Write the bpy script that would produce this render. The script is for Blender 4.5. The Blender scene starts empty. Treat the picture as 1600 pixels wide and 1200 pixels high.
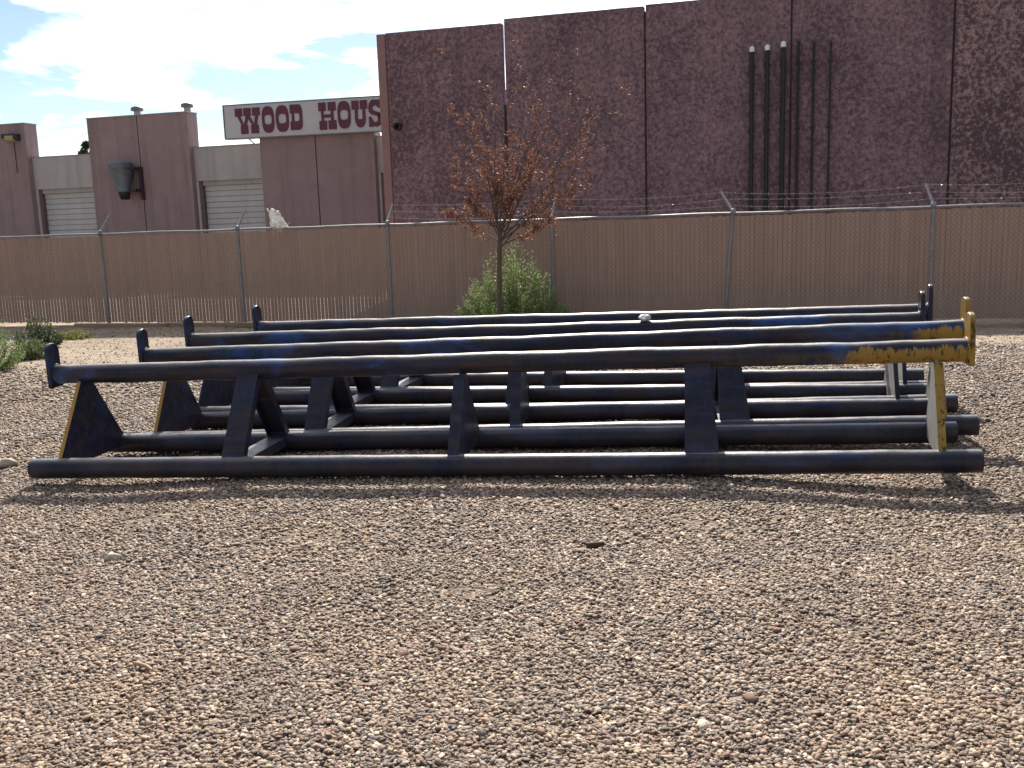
import bpy, math, random
import numpy as np
from mathutils import Vector, Matrix

random.seed(7)
rng = np.random.default_rng(11)
SC = bpy.context.scene
COL = SC.collection
R = math.radians

# ------------------------------------------------------------------ camera
CAM_Z = 1.6
pitch, roll = 0.1655, -0.0325
fw = Vector((0, math.cos(pitch), -math.sin(pitch)))
rt = Vector((1, 0, 0))
up = rt.cross(fw)
cr, sr = math.cos(roll), math.sin(roll)
r2, u2 = cr * rt + sr * up, -sr * rt + cr * up
cd = bpy.data.cameras.new("camera")
cam = bpy.data.objects.new("camera", cd)
COL.objects.link(cam)
cd.sensor_width = 36
cd.lens = 1519.7 * 36 / 1600
cd.clip_start, cd.clip_end = 0.05, 5000
m = Matrix((r2, u2, -fw)).transposed().to_4x4()
m.translation = (0, 0, CAM_Z)
cam.matrix_world = m
SC.camera = cam

# ------------------------------------------------------------------ sun and sky
SUN_EL, SUN_AZ = R(41.5), R(1.5)           # azimuth from +Y (straight ahead) towards +X
sl = bpy.data.lights.new("sun", "SUN")
sl.energy = 5.0
sl.angle = R(0.53)
sl.color = (1.0, 0.92, 0.80)
sun = bpy.data.objects.new("sun", sl)
COL.objects.link(sun)
sd = Vector((math.cos(SUN_EL) * math.sin(SUN_AZ), math.cos(SUN_EL) * math.cos(SUN_AZ), math.sin(SUN_EL)))
sun.rotation_euler = sd.to_track_quat('Z', 'Y').to_euler()
sun.location = sd * 60

world = bpy.data.worlds.new("World")
SC.world = world
world.use_nodes = True
wn, wl = world.node_tree.nodes, world.node_tree.links
wn.clear()
w_out = wn.new("ShaderNodeOutputWorld")
w_bg = wn.new("ShaderNodeBackground")
w_bg.inputs["Strength"].default_value = 0.072
w_sky = wn.new("ShaderNodeTexSky")
w_sky.sky_type = 'NISHITA'
w_sky.sun_disc = False
w_sky.sun_elevation = SUN_EL
w_sky.sun_rotation = SUN_AZ
w_sky.altitude = 1500
w_sky.air_density = 1.0
w_sky.dust_density = 1.2
w_tc = wn.new("ShaderNodeTexCoord")
w_sep = wn.new("ShaderNodeSeparateXYZ")
wl.new(w_tc.outputs["Generated"], w_sep.inputs[0])
w_add = wn.new("ShaderNodeMath"); w_add.operation = 'ADD'; w_add.inputs[1].default_value = 0.16
wl.new(w_sep.outputs["Z"], w_add.inputs[0])
w_max = wn.new("ShaderNodeMath"); w_max.operation = 'MAXIMUM'; w_max.inputs[1].default_value = 0.05
wl.new(w_add.outputs[0], w_max.inputs[0])
w_dx = wn.new("ShaderNodeMath"); w_dx.operation = 'DIVIDE'
w_dy = wn.new("ShaderNodeMath"); w_dy.operation = 'DIVIDE'
wl.new(w_sep.outputs["X"], w_dx.inputs[0]); wl.new(w_max.outputs[0], w_dx.inputs[1])
wl.new(w_sep.outputs["Y"], w_dy.inputs[0]); wl.new(w_max.outputs[0], w_dy.inputs[1])
w_cmb = wn.new("ShaderNodeCombineXYZ")
wl.new(w_dx.outputs[0], w_cmb.inputs[0]); wl.new(w_dy.outputs[0], w_cmb.inputs[1])
w_cmb.inputs[2].default_value = 1.3
w_n = wn.new("ShaderNodeTexNoise")
w_n.inputs["Scale"].default_value = 1.3
w_n.inputs["Detail"].default_value = 9
w_n.inputs["Roughness"].default_value = 0.58
w_n.inputs["Distortion"].default_value = 0.35
wl.new(w_cmb.outputs[0], w_n.inputs["Vector"])
w_rmp = wn.new("ShaderNodeValToRGB")
w_rmp.color_ramp.elements[0].position = 0.435
w_rmp.color_ramp.elements[0].color = (0, 0, 0, 1)
w_rmp.color_ramp.elements[1].position = 0.56
w_rmp.color_ramp.elements[1].color = (1, 1, 1, 1)
wl.new(w_n.outputs["Fac"], w_rmp.inputs[0])
w_n2 = wn.new("ShaderNodeTexNoise")
w_n2.inputs["Scale"].default_value = 2.6
w_n2.inputs["Detail"].default_value = 6
wl.new(w_cmb.outputs[0], w_n2.inputs["Vector"])
w_crmp = wn.new("ShaderNodeValToRGB")
w_crmp.color_ramp.elements[0].position = 0.36
w_crmp.color_ramp.elements[0].color = (5.0, 5.4, 7.0, 1)
w_crmp.color_ramp.elements[1].position = 0.52
w_crmp.color_ramp.elements[1].color = (11.5, 11.7, 12.0, 1)
wl.new(w_n2.outputs["Fac"], w_crmp.inputs[0])
w_mix = wn.new("ShaderNodeMix"); w_mix.data_type = 'RGBA'
wl.new(w_rmp.outputs["Color"], w_mix.inputs[0])
wl.new(w_sky.outputs[0], w_mix.inputs[6])
# clouds near the sun shine through (forward scattering), those away from it are plain
w_dot = wn.new("ShaderNodeVectorMath"); w_dot.operation = 'DOT_PRODUCT'
w_dot.inputs[1].default_value = sd
wl.new(w_tc.outputs["Generated"], w_dot.inputs[0])
w_fs = wn.new("ShaderNodeMapRange"); w_fs.interpolation_type = 'SMOOTHSTEP'
w_fs.inputs[1].default_value, w_fs.inputs[2].default_value = 0.2, 0.95
w_fs.inputs[3].default_value, w_fs.inputs[4].default_value = 0.26, 2.2
wl.new(w_dot.outputs["Value"], w_fs.inputs[0])
w_sc = wn.new("ShaderNodeVectorMath"); w_sc.operation = 'SCALE'
wl.new(w_crmp.outputs["Color"], w_sc.inputs[0]); wl.new(w_fs.outputs[0], w_sc.inputs["Scale"])
wl.new(w_sc.outputs[0], w_mix.inputs[7])
wl.new(w_mix.outputs[2], w_bg.inputs["Color"])
wl.new(w_bg.outputs[0], w_out.inputs[0])

SC.view_settings.view_transform = 'Standard'
SC.view_settings.look = 'None'
SC.view_settings.exposure = 0.92
SC.view_settings.gamma = 1.0
SC.view_settings.use_curve_mapping = False
SC.render.engine = 'CYCLES'
SC.cycles.max_bounces = 6
SC.cycles.diffuse_bounces = 3
SC.cycles.use_denoising = True

# ------------------------------------------------------------------ helpers
class MB:
    """collects polygons; build() links them as one mesh object"""
    def __init__(s):
        s.v, s.f, s.sm = [], [], []

    def add(s, vs, fs, smooth=False):
        o = len(s.v)
        s.v += [tuple(p) for p in vs]
        s.f += [tuple(i + o for i in f) for f in fs]
        s.sm += [smooth] * len(fs)
        return s

    def box(s, a, b, fr=None):
        (x0, y0, z0), (x1, y1, z1) = a, b
        vs = [(x, y, z) for z in (z0, z1) for y in (y0, y1) for x in (x0, x1)]
        if fr: vs = [fr(*p) for p in vs]
        return s.add(vs, [(0, 2, 3, 1), (4, 5, 7, 6), (0, 1, 5, 4), (2, 6, 7, 3), (0, 4, 6, 2), (1, 3, 7, 5)])

    def prism(s, poly, d0, d1, fr):
        """poly: 2-D outline (a, b); extruded from d0 to d1; fr(a, d, b) -> point"""
        n = len(poly)
        vs = [fr(a, d0, b) for a, b in poly] + [fr(a, d1, b) for a, b in poly]
        fs = [tuple(range(n)), tuple(range(2 * n - 1, n - 1, -1))]
        fs += [(i, i + n, (i + 1) % n + n, (i + 1) % n) for i in range(n)]
        return s.add(vs, fs)

    def tube(s, pts, rad, n=8, cap=True, smooth=True):
        pts = [Vector(p) for p in pts]
        rads = rad if hasattr(rad, '__len__') else [rad] * len(pts)
        vs, fs = [], []
        d = (pts[1] - pts[0]).normalized()
        a = d.orthogonal().normalized()
        for i, p in enumerate(pts):
            d = (pts[min(i + 1, len(pts) - 1)] - pts[max(i - 1, 0)]).normalized()
            a = (a - d * a.dot(d)).normalized()
            b = d.cross(a)
            for k in range(n):
                t = 2 * math.pi * k / n
                vs.append(p + (a * math.cos(t) + b * math.sin(t)) * rads[i])
        for i in range(len(pts) - 1):
            for k in range(n):
                k2 = (k + 1) % n
                fs.append((i * n + k, i * n + k2, (i + 1) * n + k2, (i + 1) * n + k))
        s.add(vs, fs, smooth)
        if cap:
            s.add([vs[k] for k in range(n)], [tuple(range(n - 1, -1, -1))])
            s.add([vs[-n + k] for k in range(n)], [tuple(range(n))])
        return s

    def lathe(s, prof, fr, n=20, smooth=True):
        vs, fs = [], []
        for r_, z in prof:
            for k in range(n):
                t = 2 * math.pi * k / n
                vs.append(fr(r_ * math.cos(t), r_ * math.sin(t), z))
        for i in range(len(prof) - 1):
            for k in range(n):
                k2 = (k + 1) % n
                fs.append((i * n + k, i * n + k2, (i + 1) * n + k2, (i + 1) * n + k))
        return s.add(vs, fs, smooth)

    def build(s, name, mat, parent=None, loc=None):
        me = bpy.data.meshes.new(name)
        vs = s.v
        if loc is not None:
            vs = [(p[0] - loc[0], p[1] - loc[1], p[2] - loc[2]) for p in vs]
        me.from_pydata(vs, [], s.f)
        me.polygons.foreach_set("use_smooth", s.sm)
        if mat: me.materials.append(mat)
        me.update()
        o = bpy.data.objects.new(name, me)
        COL.objects.link(o)
        if loc is not None: o.location = loc
        if parent: o.parent = parent
        return o


def bevel(o, w=0.01, seg=2):
    md = o.modifiers.new("bevel", 'BEVEL')
    md.width, md.segments, md.limit_method, md.angle_limit = w, seg, 'ANGLE', R(40)
    return o


def tag(o, label=None, cat=None, group=None, kind=None):
    if label: o["label"] = label
    if cat: o["category"] = cat
    if group: o["group"] = group
    if kind: o["kind"] = kind
    return o


def empty(name, loc=(0, 0, 0)):
    o = bpy.data.objects.new(name, None)
    o.empty_display_size = 0.2
    COL.objects.link(o)
    o.location = loc
    return o


def keep(parent, *obs):
    """parent objects built in world coordinates under an Empty that only has a location"""
    for o in obs:
        o.parent = parent
        o.matrix_parent_inverse = Matrix.Translation(-parent.location)


# -------- materials
def nodes(name):
    mt = bpy.data.materials.new(name)
    mt.use_nodes = True
    nt = mt.node_tree
    return mt, nt, nt.nodes["Principled BSDF"]


def N(nt, t, **kw):
    n = nt.nodes.new(t)
    for k, v in kw.items():
        if k in n.inputs: n.inputs[k].default_value = v
        else: setattr(n, k, v)
    return n


def L(nt, a, b): nt.links.new(a, b)


def noise(nt, vec, scale, detail=4, rough=0.55, dist=0.0):
    n = N(nt, "ShaderNodeTexNoise", Scale=scale, Detail=detail, Roughness=rough, Distortion=dist)
    if vec is not None: L(nt, vec, n.inputs["Vector"])
    return n.outputs["Fac"]


def ramp(nt, fac, stops):
    n = N(nt, "ShaderNodeValToRGB")
    e = n.color_ramp.elements
    while len(e) < len(stops): e.new(0.5)
    for i, (p, c) in enumerate(stops):
        e[i].position = p
        e[i].color = (c[0], c[1], c[2], 1) if hasattr(c, '__len__') else (c, c, c, 1)
    L(nt, fac, n.inputs[0])
    return n.outputs[0]


def mix(nt, fac, a, b, mode='MIX'):
    n = N(nt, "ShaderNodeMix", data_type='RGBA', blend_type=mode)
    for s_, v in ((n.inputs[0], fac), (n.inputs[6], a), (n.inputs[7], b)):
        if isinstance(v, bpy.types.NodeSocket): L(nt, v, s_)
        elif hasattr(v, '__len__'): s_.default_value = (v[0], v[1], v[2], 1)
        else: s_.default_value = v
    return n.outputs[2]


def mth(nt, op, a, b=0.0, clamp=False):
    n = N(nt, "ShaderNodeMath", operation=op, use_clamp=clamp)
    for s_, v in ((n.inputs[0], a), (n.inputs[1], b)):
        if isinstance(v, bpy.types.NodeSocket): L(nt, v, s_)
        else: s_.default_value = v
    return n.outputs[0]


def bump(nt, bs, h, strength=0.3, dist=0.02):
    n = N(nt, "ShaderNodeBump", Strength=strength, Distance=dist)
    L(nt, h, n.inputs["Height"])
    L(nt, n.outputs[0], bs.inputs["Normal"])


def coord(nt, which="Object"):
    return N(nt, "ShaderNodeTexCoord").outputs[which]


def worldpos(nt): return N(nt, "ShaderNodeNewGeometry").outputs["Position"]


def mapped(nt, vec, sc=(1, 1, 1), rot=(0, 0, 0), loc=(0, 0, 0)):
    n = N(nt, "ShaderNodeMapping")
    n.inputs["Scale"].default_value = sc
    n.inputs["Rotation"].default_value = rot
    n.inputs["Location"].default_value = loc
    L(nt, vec, n.inputs["Vector"])
    return n.outputs[0]


def plain(name, c1, c2, scale=6, rough=0.7, metal=0.0, bstr=0.15, bscale=60, detail=5, stretch=(1, 1, 1), streak=0.0):
    mt, nt, bs = nodes(name)
    v = mapped(nt, worldpos(nt), stretch)
    f = noise(nt, v, scale, detail, 0.6)
    c = ramp(nt, f, [(0.3, c1), (0.7, c2)])
    if streak:
        st = noise(nt, mapped(nt, worldpos(nt), (3.4, 3.4, .16)), 1.0, 6, .65)
        c = mix(nt, ramp(nt, st, [(.48, 0.0), (.72, streak)]), c, tuple(k * .55 for k in c1))
    L(nt, c, bs.inputs["Base Color"])
    bs.inputs["Roughness"].default_value = rough
    bs.inputs["Metallic"].default_value = metal
    if bstr: bump(nt, bs, noise(nt, worldpos(nt), bscale, 4), bstr, 0.01)
    return mt


def leafmat(name, cols, rough=0.55, trans=0.45):
    mt = bpy.data.materials.new(name)
    mt.use_nodes = True
    nt = mt.node_tree
    nt.nodes.clear()
    out = N(nt, "ShaderNodeOutputMaterial")
    geo = N(nt, "ShaderNodeNewGeometry")
    c = ramp(nt, geo.outputs["Random Per Island"], [(i / max(1, len(cols) - 1), k) for i, k in enumerate(cols)])
    bs = N(nt, "ShaderNodeBsdfPrincipled", Roughness=rough)
    L(nt, c, bs.inputs["Base Color"])
    tr = N(nt, "ShaderNodeBsdfTranslucent")
    L(nt, c, tr.inputs["Color"])
    ms = N(nt, "ShaderNodeMixShader")
    ms.inputs[0].default_value = trans
    L(nt, bs.outputs[0], ms.inputs[1]); L(nt, tr.outputs[0], ms.inputs[2])
    L(nt, ms.outputs[0], out.inputs[0])
    return mt


# ------------------------------------------------------------------ frames of the place
W_ROT = -0.2721                                   # everything in the yard runs along this direction
T = Vector((math.cos(W_ROT), math.sin(W_ROT), 0)) # along fence and walls
NN = Vector((-math.sin(W_ROT), math.cos(W_ROT), 0))  # away from the camera
SLOPE = 0.0207


def plane(D):
    """frame of a wall: fr(s along, out towards the camera, z)"""
    def fr(s, o, z): return Vector((0, D, 0)) + T * s - NN * o + Vector((0, 0, z))
    return fr


def sstep(a, b, x):
    t = np.clip((x - a) / (b - a), 0, 1)
    return t * t * (3 - 2 * t)


def gz(x, y):
    x, y = np.asarray(x, float), np.asarray(y, float)
    perp = x * NN.x + y * NN.y
    near = SLOPE * np.clip(x, -12, 12)
    k = sstep(10.5, 15.5, perp)
    z = near * (1 - k) + (-0.2) * k
    # worn hollow in front of and under the right ends of the racks, shallower one on the left
    hol = sstep(0.6, 2.9, x) * np.exp(-((y - 5.6) / 1.5) ** 2)
    z = z - 0.075 * hol - 0.03 * sstep(-1.2, -3.0, x) * np.exp(-((y - 6.3) / 1.3) ** 2)
    z = z + 0.006 * np.sin(1.9 * x + 0.7) * np.sin(1.3 * y + 2.0) + 0.004 * np.sin(4.1 * x - 1.0 + 1.7 * y)
    z = z + 0.02 * np.sin(0.9 * x + 1.1 * y) * sstep(9.5, 12, perp)
    return z - 0.012


def gzf(x, y): return float(gz(x, y))


# ------------------------------------------------------------------ ground
def axis(a, b, step, far):
    core = list(np.arange(a, b + 1e-6, step))
    lo, hi, s = [], [], step
    p, q = a, core[-1]
    while p > -far or q < far:
        s *= 1.35
        p -= s; q += s
        lo.append(p); hi.append(q)
    return np.array(lo[::-1] + core + hi)


gx_, gy_ = axis(-9, 9, 0.13, 1500), axis(-2, 19, 0.13, 1500)
GX, GY = np.meshgrid(gx_, gy_)
GZ = gz(GX, GY)
nx, ny = len(gx_), len(gy_)
gv = np.stack([GX.ravel(), GY.ravel(), GZ.ravel()], 1)
ii = (np.arange(ny - 1)[:, None] * nx + np.arange(nx - 1)[None, :]).ravel()
gf = np.stack([ii, ii + 1, ii + nx + 1, ii + nx], 1)
gme = bpy.data.meshes.new("ground")
gme.from_pydata(gv.tolist(), [], gf.tolist())
gme.polygons.foreach_set("use_smooth", [True] * len(gf))

mt, nt, bs = nodes("ground_soil_and_gravel")
wp = worldpos(nt)
sx = N(nt, "ShaderNodeSeparateXYZ"); L(nt, wp, sx.inputs[0])
# boundary of the gravel: perp = 10.95 + 0.225 x
pp = mth(nt, 'ADD', mth(nt, 'MULTIPLY', sx.outputs[0], NN.x - 0.225), mth(nt, 'MULTIPLY', sx.outputs[1], NN.y))
pp = mth(nt, 'ADD', pp, mth(nt, 'MULTIPLY', mth(nt, 'SUBTRACT', noise(nt, wp, 0.9, 6, 0.65), 0.5), 4.0))
mr = N(nt, "ShaderNodeMapRange")
mr.inputs[1].default_value, mr.inputs[2].default_value = 10.6, 11.9
L(nt, pp, mr.inputs[0])
vo = N(nt, "ShaderNodeTexVoronoi", Scale=42.0, Randomness=1.0)
L(nt, mapped(nt, wp, (1, 1, 0.3)), vo.inputs["Vector"])
sc_ = N(nt, "ShaderNodeSeparateColor"); L(nt, vo.outputs["Color"], sc_.inputs[0])
peb = ramp(nt, sc_.outputs[0], [(0, (.04, .031, .028)), (.25, (.10, .076, .060)), (.5, (.18, .130, .092)), (.75, (.27, .20, .135)), (1, (.42, .335, .24))])
peb = mix(nt, ramp(nt, vo.outputs["Distance"], [(0.35, 0.0), (0.8, 0.8)]), peb, (.075, .055, .040))
dirt = ramp(nt, noise(nt, wp, 2.3, 8, 0.7), [(.3, (.18, .13, .088)), (.5, (.27, .205, .145)), (.72, (.34, .265, .19))])
dirt = mix(nt, ramp(nt, noise(nt, wp, 9, 6, 0.75), [(.50, 0.0), (.62, .75)]), dirt, (.10, .075, .058))
col = mix(nt, mr.outputs[0], peb, dirt)
L(nt, col, bs.inputs["Base Color"])
bs.inputs["Roughness"].default_value = 0.9
hgt = mth(nt, 'ADD', mth(nt, 'MULTIPLY', vo.outputs["Distance"], -0.6), noise(nt, wp, 14, 6, 0.7))
bump(nt, bs, hgt, 0.8, 0.03)
gme.materials.append(mt)
ground = bpy.data.objects.new("ground", gme)
COL.objects.link(ground)
tag(ground, kind="structure", label="gravel yard turning to bare tan dirt near the fence")

# ------------------------------------------------------------------ pebbles (countless: one object of instances)
def scatter(n, y0, y1, extra):
    out = []
    got = 0
    while got < n:
        y = rng.uniform(y0, y1, n)
        hw = 0.56 * y1 + extra
        x = rng.uniform(-hw, hw, n)
        k = np.abs(x) < 0.56 * y + extra
        out.append(np.stack([x[k], y[k]], 1)); got += int(k.sum())
    return np.concatenate(out)[:n]


layers = [  # count, y0, y1, min size, max size
    (265000, 2.0, 4.6, 0.0036, 0.0112),
    (165000, 4.6, 7.0, 0.0052, 0.0128),
    (115000, 7.0, 10.0, 0.0072, 0.0155),
    (62000, 10.0, 14.5, 0.010, 0.020),
    (42000, 14.5, 19.0, 0.012, 0.026),
]
PX, PS = [], []
for n, y0, y1, a, b in layers:
    p = scatter(n, y0, y1, 1.5)
    PX.append(p)
    PS.append(a + (b - a) * rng.random(n) ** 2.0)
PX, PS = np.concatenate(PX), np.concatenate(PS)
PS *= np.where(rng.random(len(PS)) < .008, rng.uniform(1.25, 1.7, len(PS)), 1.0)
perp = PX[:, 0] * NN.x + PX[:, 1] * NN.y
edge = 11.1 + 0.225 * PX[:, 0] + 0.55 * np.sin(1.7 * PX[:, 0]) + rng.normal(0, 0.6, len(PX))
k = (perp < edge) | ((rng.random(len(PX)) < .15) & (perp < 16.2))
# a few worn places where the stones are thin and the soil shows
bare = np.zeros(len(PX))
for bx, by, br in [(-1.0, 5.1, 0.4), (-0.55, 4.05, 0.33), (.35, 5.35, .25), (0.9, 4.9, 0.4), (-0.3, 4.15, .3), (1.35, 3.6, .25), (-2.2, 5.6, .4), (2.6, 4.9, .5)]:
    bare = np.maximum(bare, .85 * np.exp(-(((PX[:, 0] - bx) / (1.5 * br)) ** 2 + ((PX[:, 1] - by) / br) ** 2)))
wob_ = .5 + .25 * np.sin(9 * PX[:, 0] + 3 * np.sin(5 * PX[:, 1])) + .25 * np.sin(13 * PX[:, 1] + 2 * np.sin(7 * PX[:, 0]))
k &= rng.random(len(PX)) > np.clip(bare * (.55 + .6 * wob_), 0, .94)
PS = np.where(perp > edge, PS * .62, PS)
PX, PS = PX[k], PS[k]
n = len(PX)
PZ = gz(PX[:, 0], PX[:, 1]) + PS * rng.uniform(-0.25, 0.75, n)
scl = np.stack([PS * rng.uniform(0.9, 1.45, n), PS * rng.uniform(0.75, 1.05, n), PS * rng.uniform(0.45, 0.8, n)], 1)
rot = np.stack([rng.normal(0, 0.33, n), rng.normal(0, 0.33, n), rng.uniform(0, 6.283, n)], 1)
pme = bpy.data.meshes.new("gravel")
pme.vertices.add(n)
pme.vertices.foreach_set("co", np.stack([PX[:, 0], PX[:, 1], PZ], 1).astype(np.float32).ravel())
for nm, ar in (("scl", scl), ("rot", rot)):
    at = pme.attributes.new(nm, 'FLOAT_VECTOR', 'POINT')
    at.data.foreach_set("vector", ar.astype(np.float32).ravel())
at = pme.attributes.new("kind_index", 'INT', 'POINT')
at.data.foreach_set("value", rng.integers(0, 7, n).astype(np.int32))
gravel = bpy.data.objects.new("gravel", pme)
COL.objects.link(gravel)
tag(gravel, "loose river pebbles in grey, tan and pink covering the yard", "gravel", kind="stuff")

mt, nt, bs = nodes("pebble_stone")
oi = N(nt, "ShaderNodeObjectInfo")
c = ramp(nt, oi.outputs["Random"], [(0, (.030, .026, .028)), (.16, (.066, .053, .048)), (.34, (.138, .100, .079)), (.46, (.232, .150, .098)), (.56, (.195, .092, .066)),
                                     (.64, (.215, .168, .140)), (.80, (.36, .262, .178)), (.93, (.47, .355, .245)), (1, (.66, .57, .47))])
tc = coord(nt)
loc_ = oi.outputs["Location"]
c = mix(nt, ramp(nt, noise(nt, loc_, 1.1, 4, .65), [(.48, 0.0), (.70, .42)]), c, (.33, .21, .115))
c = mix(nt, ramp(nt, noise(nt, mapped(nt, loc_, (1, 1, 1), (0, 0, 0), (9, 3, 0)), 1.7, 5, .7), [(.48, 0.0), (.68, .5)]), c, (.085, .066, .056))
c = mix(nt, ramp(nt, noise(nt, tc, 2.5, 4), [(.35, 0.0), (.7, .45)]), c, (.18, .125, .08))
L(nt, c, bs.inputs["Base Color"])
bs.inputs["Roughness"].default_value = 0.7
pebble_mat = mt

ng = bpy.data.node_groups.new("gravel_scatter", 'GeometryNodeTree')
ng.interface.new_socket("Geometry", in_out='INPUT', socket_type='NodeSocketGeometry')
ng.interface.new_socket("Geometry", in_out='OUTPUT', socket_type='NodeSocketGeometry')
gi, go = ng.nodes.new("NodeGroupInput"), ng.nodes.new("NodeGroupOutput")
jn = ng.nodes.new("GeometryNodeJoinGeometry")
for v in range(7):
    ico = ng.nodes.new("GeometryNodeMeshIcoSphere"); ico.inputs["Subdivisions"].default_value = 2
    ico.inputs["Radius"].default_value = 1.0
    pos = ng.nodes.new("GeometryNodeInputPosition")
    nz = ng.nodes.new("ShaderNodeTexNoise"); nz.noise_dimensions = '4D'
    nz.inputs["W"].default_value = 3.7 * v; nz.inputs["Scale"].default_value = 0.85; nz.inputs["Detail"].default_value = 1.0
    ng.links.new(pos.outputs[0], nz.inputs["Vector"])
    sub = ng.nodes.new("ShaderNodeVectorMath"); sub.operation = 'SUBTRACT'; sub.inputs[1].default_value = (.5, .5, .5)
    ng.links.new(nz.outputs["Color"], sub.inputs[0])
    ml = ng.nodes.new("ShaderNodeVectorMath"); ml.operation = 'SCALE'; ml.inputs["Scale"].default_value = 1.25
    ng.links.new(sub.outputs[0], ml.inputs[0])
    sp = ng.nodes.new("GeometryNodeSetPosition")
    ng.links.new(ico.outputs["Mesh"], sp.inputs["Geometry"]); ng.links.new(ml.outputs[0], sp.inputs["Offset"])
    ss = ng.nodes.new("GeometryNodeSetShadeSmooth"); ng.links.new(sp.outputs[0], ss.inputs["Geometry"])
    sm = ng.nodes.new("GeometryNodeSetMaterial"); sm.inputs["Material"].default_value = pebble_mat
    ng.links.new(ss.outputs[0], sm.inputs["Geometry"])
    g2i = ng.nodes.new("GeometryNodeGeometryToInstance"); ng.links.new(sm.outputs[0], g2i.inputs[0])
    ng.links.new(g2i.outputs[0], jn.inputs[0])
iop = ng.nodes.new("GeometryNodeInstanceOnPoints")
iop.inputs["Pick Instance"].default_value = True
ng.links.new(gi.outputs[0], iop.inputs["Points"]); ng.links.new(jn.outputs[0], iop.inputs["Instance"])


def named(nm, ty):
    a = ng.nodes.new("GeometryNodeInputNamedAttribute"); a.data_type = ty; a.inputs["Name"].default_value = nm
    return [o for o in a.outputs if o.enabled and o.name == "Attribute"][0]


e2r = ng.nodes.new("FunctionNodeEulerToRotation")
ng.links.new(named("rot", 'FLOAT_VECTOR'), e2r.inputs[0])
ng.links.new(e2r.outputs[0], iop.inputs["Rotation"])
ng.links.new(named("scl", 'FLOAT_VECTOR'), iop.inputs["Scale"])
ng.links.new(named("kind_index", 'INT'), iop.inputs["Instance Index"])
ng.links.new(iop.outputs[0], go.inputs[0])
gravel.modifiers.new("scatter", 'NODES').node_group = ng
pme.materials.append(pebble_mat)

# ------------------------------------------------------------------ big warehouse of mottled tilt-up panels
def mottled(name, lo, hi, a, b, seed):
    mt, nt, bs = nodes(name)
    v = mapped(nt, worldpos(nt), (1, 1, 1), (0, 0, 0), (seed, 0, 0))
    f1 = noise(nt, v, 11.5, 5, 0.72, 0.2)
    f2 = noise(nt, v, 0.55, 4, 0.6)
    f = mth(nt, 'ADD', f1, mth(nt, 'MULTIPLY', mth(nt, 'SUBTRACT', f2, 0.5), 0.35))
    c = ramp(nt, f, [(a, lo), (b, hi)])
    # rain streaks and faint stains
    stk = noise(nt, mapped(nt, worldpos(nt), (2.6, 2.6, .12), (0, 0, 0), (seed, 0, 0)), 1.0, 6, .65)
    c = mix(nt, ramp(nt, stk, [(.50, 0.0), (.72, .4)]), c, (.06, .042, .05))
    c = mix(nt, ramp(nt, noise(nt, v, 26, 3, .6), [(.4, 0.0), (.7, .4)]), c, (.05, .033, .04))
    L(nt, c, bs.inputs["Base Color"])
    bs.inputs["Roughness"].default_value = 0.85
    bump(nt, bs, f1, 0.35, 0.03)
    return mt


m_wall = mottled("mottled_concrete_panel", (.115, .072, .088), (.40, .265, .285), .39, .69, 0.0)
m_wall_bold = mottled("boldly_mottled_concrete_panel", (.105, .065, .076), (.43, .285, .275), .44, .61, 31.0)
m_pink_smooth = plain("smooth_pink_concrete", (.25, .15, .145), (.29, .175, .165), 3, 0.8)
m_joint = plain("dark_joint_sealant", (.055, .038, .042), (.08, .055, .06), 9, 0.8)
m_roof = plain("grey_roofing", (.22, .21, .2), (.3, .29, .28), 2, 0.9)
m_black_pipe = plain("black_painted_pipe", (.012, .011, .014), (.022, .02, .024), 8, 0.55)
m_white_pvc = plain("white_plastic_elbow", (.78, .78, .77), (.86, .86, .85), 8, 0.35, bstr=0)
m_dark_metal = plain("dark_metal", (.03, .03, .034), (.06, .06, .066), 9, 0.5, 0.4)

fw_ = plane(24.0)
wh = empty("warehouse", fw_(1.5, 0, -0.2))
tag(wh, "tall mottled purple brown concrete warehouse behind the fence", "building")
spans = [(-2.93, 0.025, 6.22), (0.085, 3.38, 6.31), (3.42, 6.585, 6.34), (6.625, 9.88, 6.34), (9.92, 13.2, 6.36), (13.24, 16.5, 6.36)]
parts = []
for i, (a, b, zt) in enumerate(spans):
    p = MB().box((a, -0.20, -0.5), (b, 0, zt), fw_).build("wall_panel", m_wall_bold if i >= 4 else m_wall)
    bevel(p, 0.015, 1)
    if i == 4: p["label"] = "panel with bolder light and dark mottling"
    parts.append(p)
parts.append(bevel(MB().box((-3.15, -0.2, -0.5), (-2.932, 0.02, 6.2), fw_).build("corner_trim", m_pink_smooth), 0.012, 1))
parts[-1]["label"] = "smooth pink strip down the left corner"
for (a, b, zt) in [(0.025, 0.085, 4.35), (3.38, 3.42, 6.2), (6.585, 6.625, 6.25), (9.88, 9.92, 6.2), (13.2, 13.24, 6.2)]:
    parts.append(MB().box((a + .001, -0.16, -0.5), (b - .001, -0.05, zt), fw_).build("joint_sealant", m_joint))
# shell behind the panels, its roof lower than the parapet
sh = MB()
sh.box((-3.0, -14, -0.5), (16.3, -0.205, 4.2), fw_)
parts.append(sh.build("roof", m_roof))
for a in (-3.15, 16.32):
    parts.append(MB().box((a, -14, -0.5), (a + .14, -0.205, 6.2), fw_).build("wall_panel", m_wall))
sc = MB()
sc.lathe([(0.0, 0.02), (.06, 0.02), (.065, .0), (.095, .0), (.1, .02), (.1, .14), (.075, .14), (.075, .03)], lambda x, y, z: fw_(-2.69 + x, z - 0.005, 3.99 + y), 16)
parts.append(sc.build("wall_vent", m_dark_metal))
keep(wh, *parts)

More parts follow.
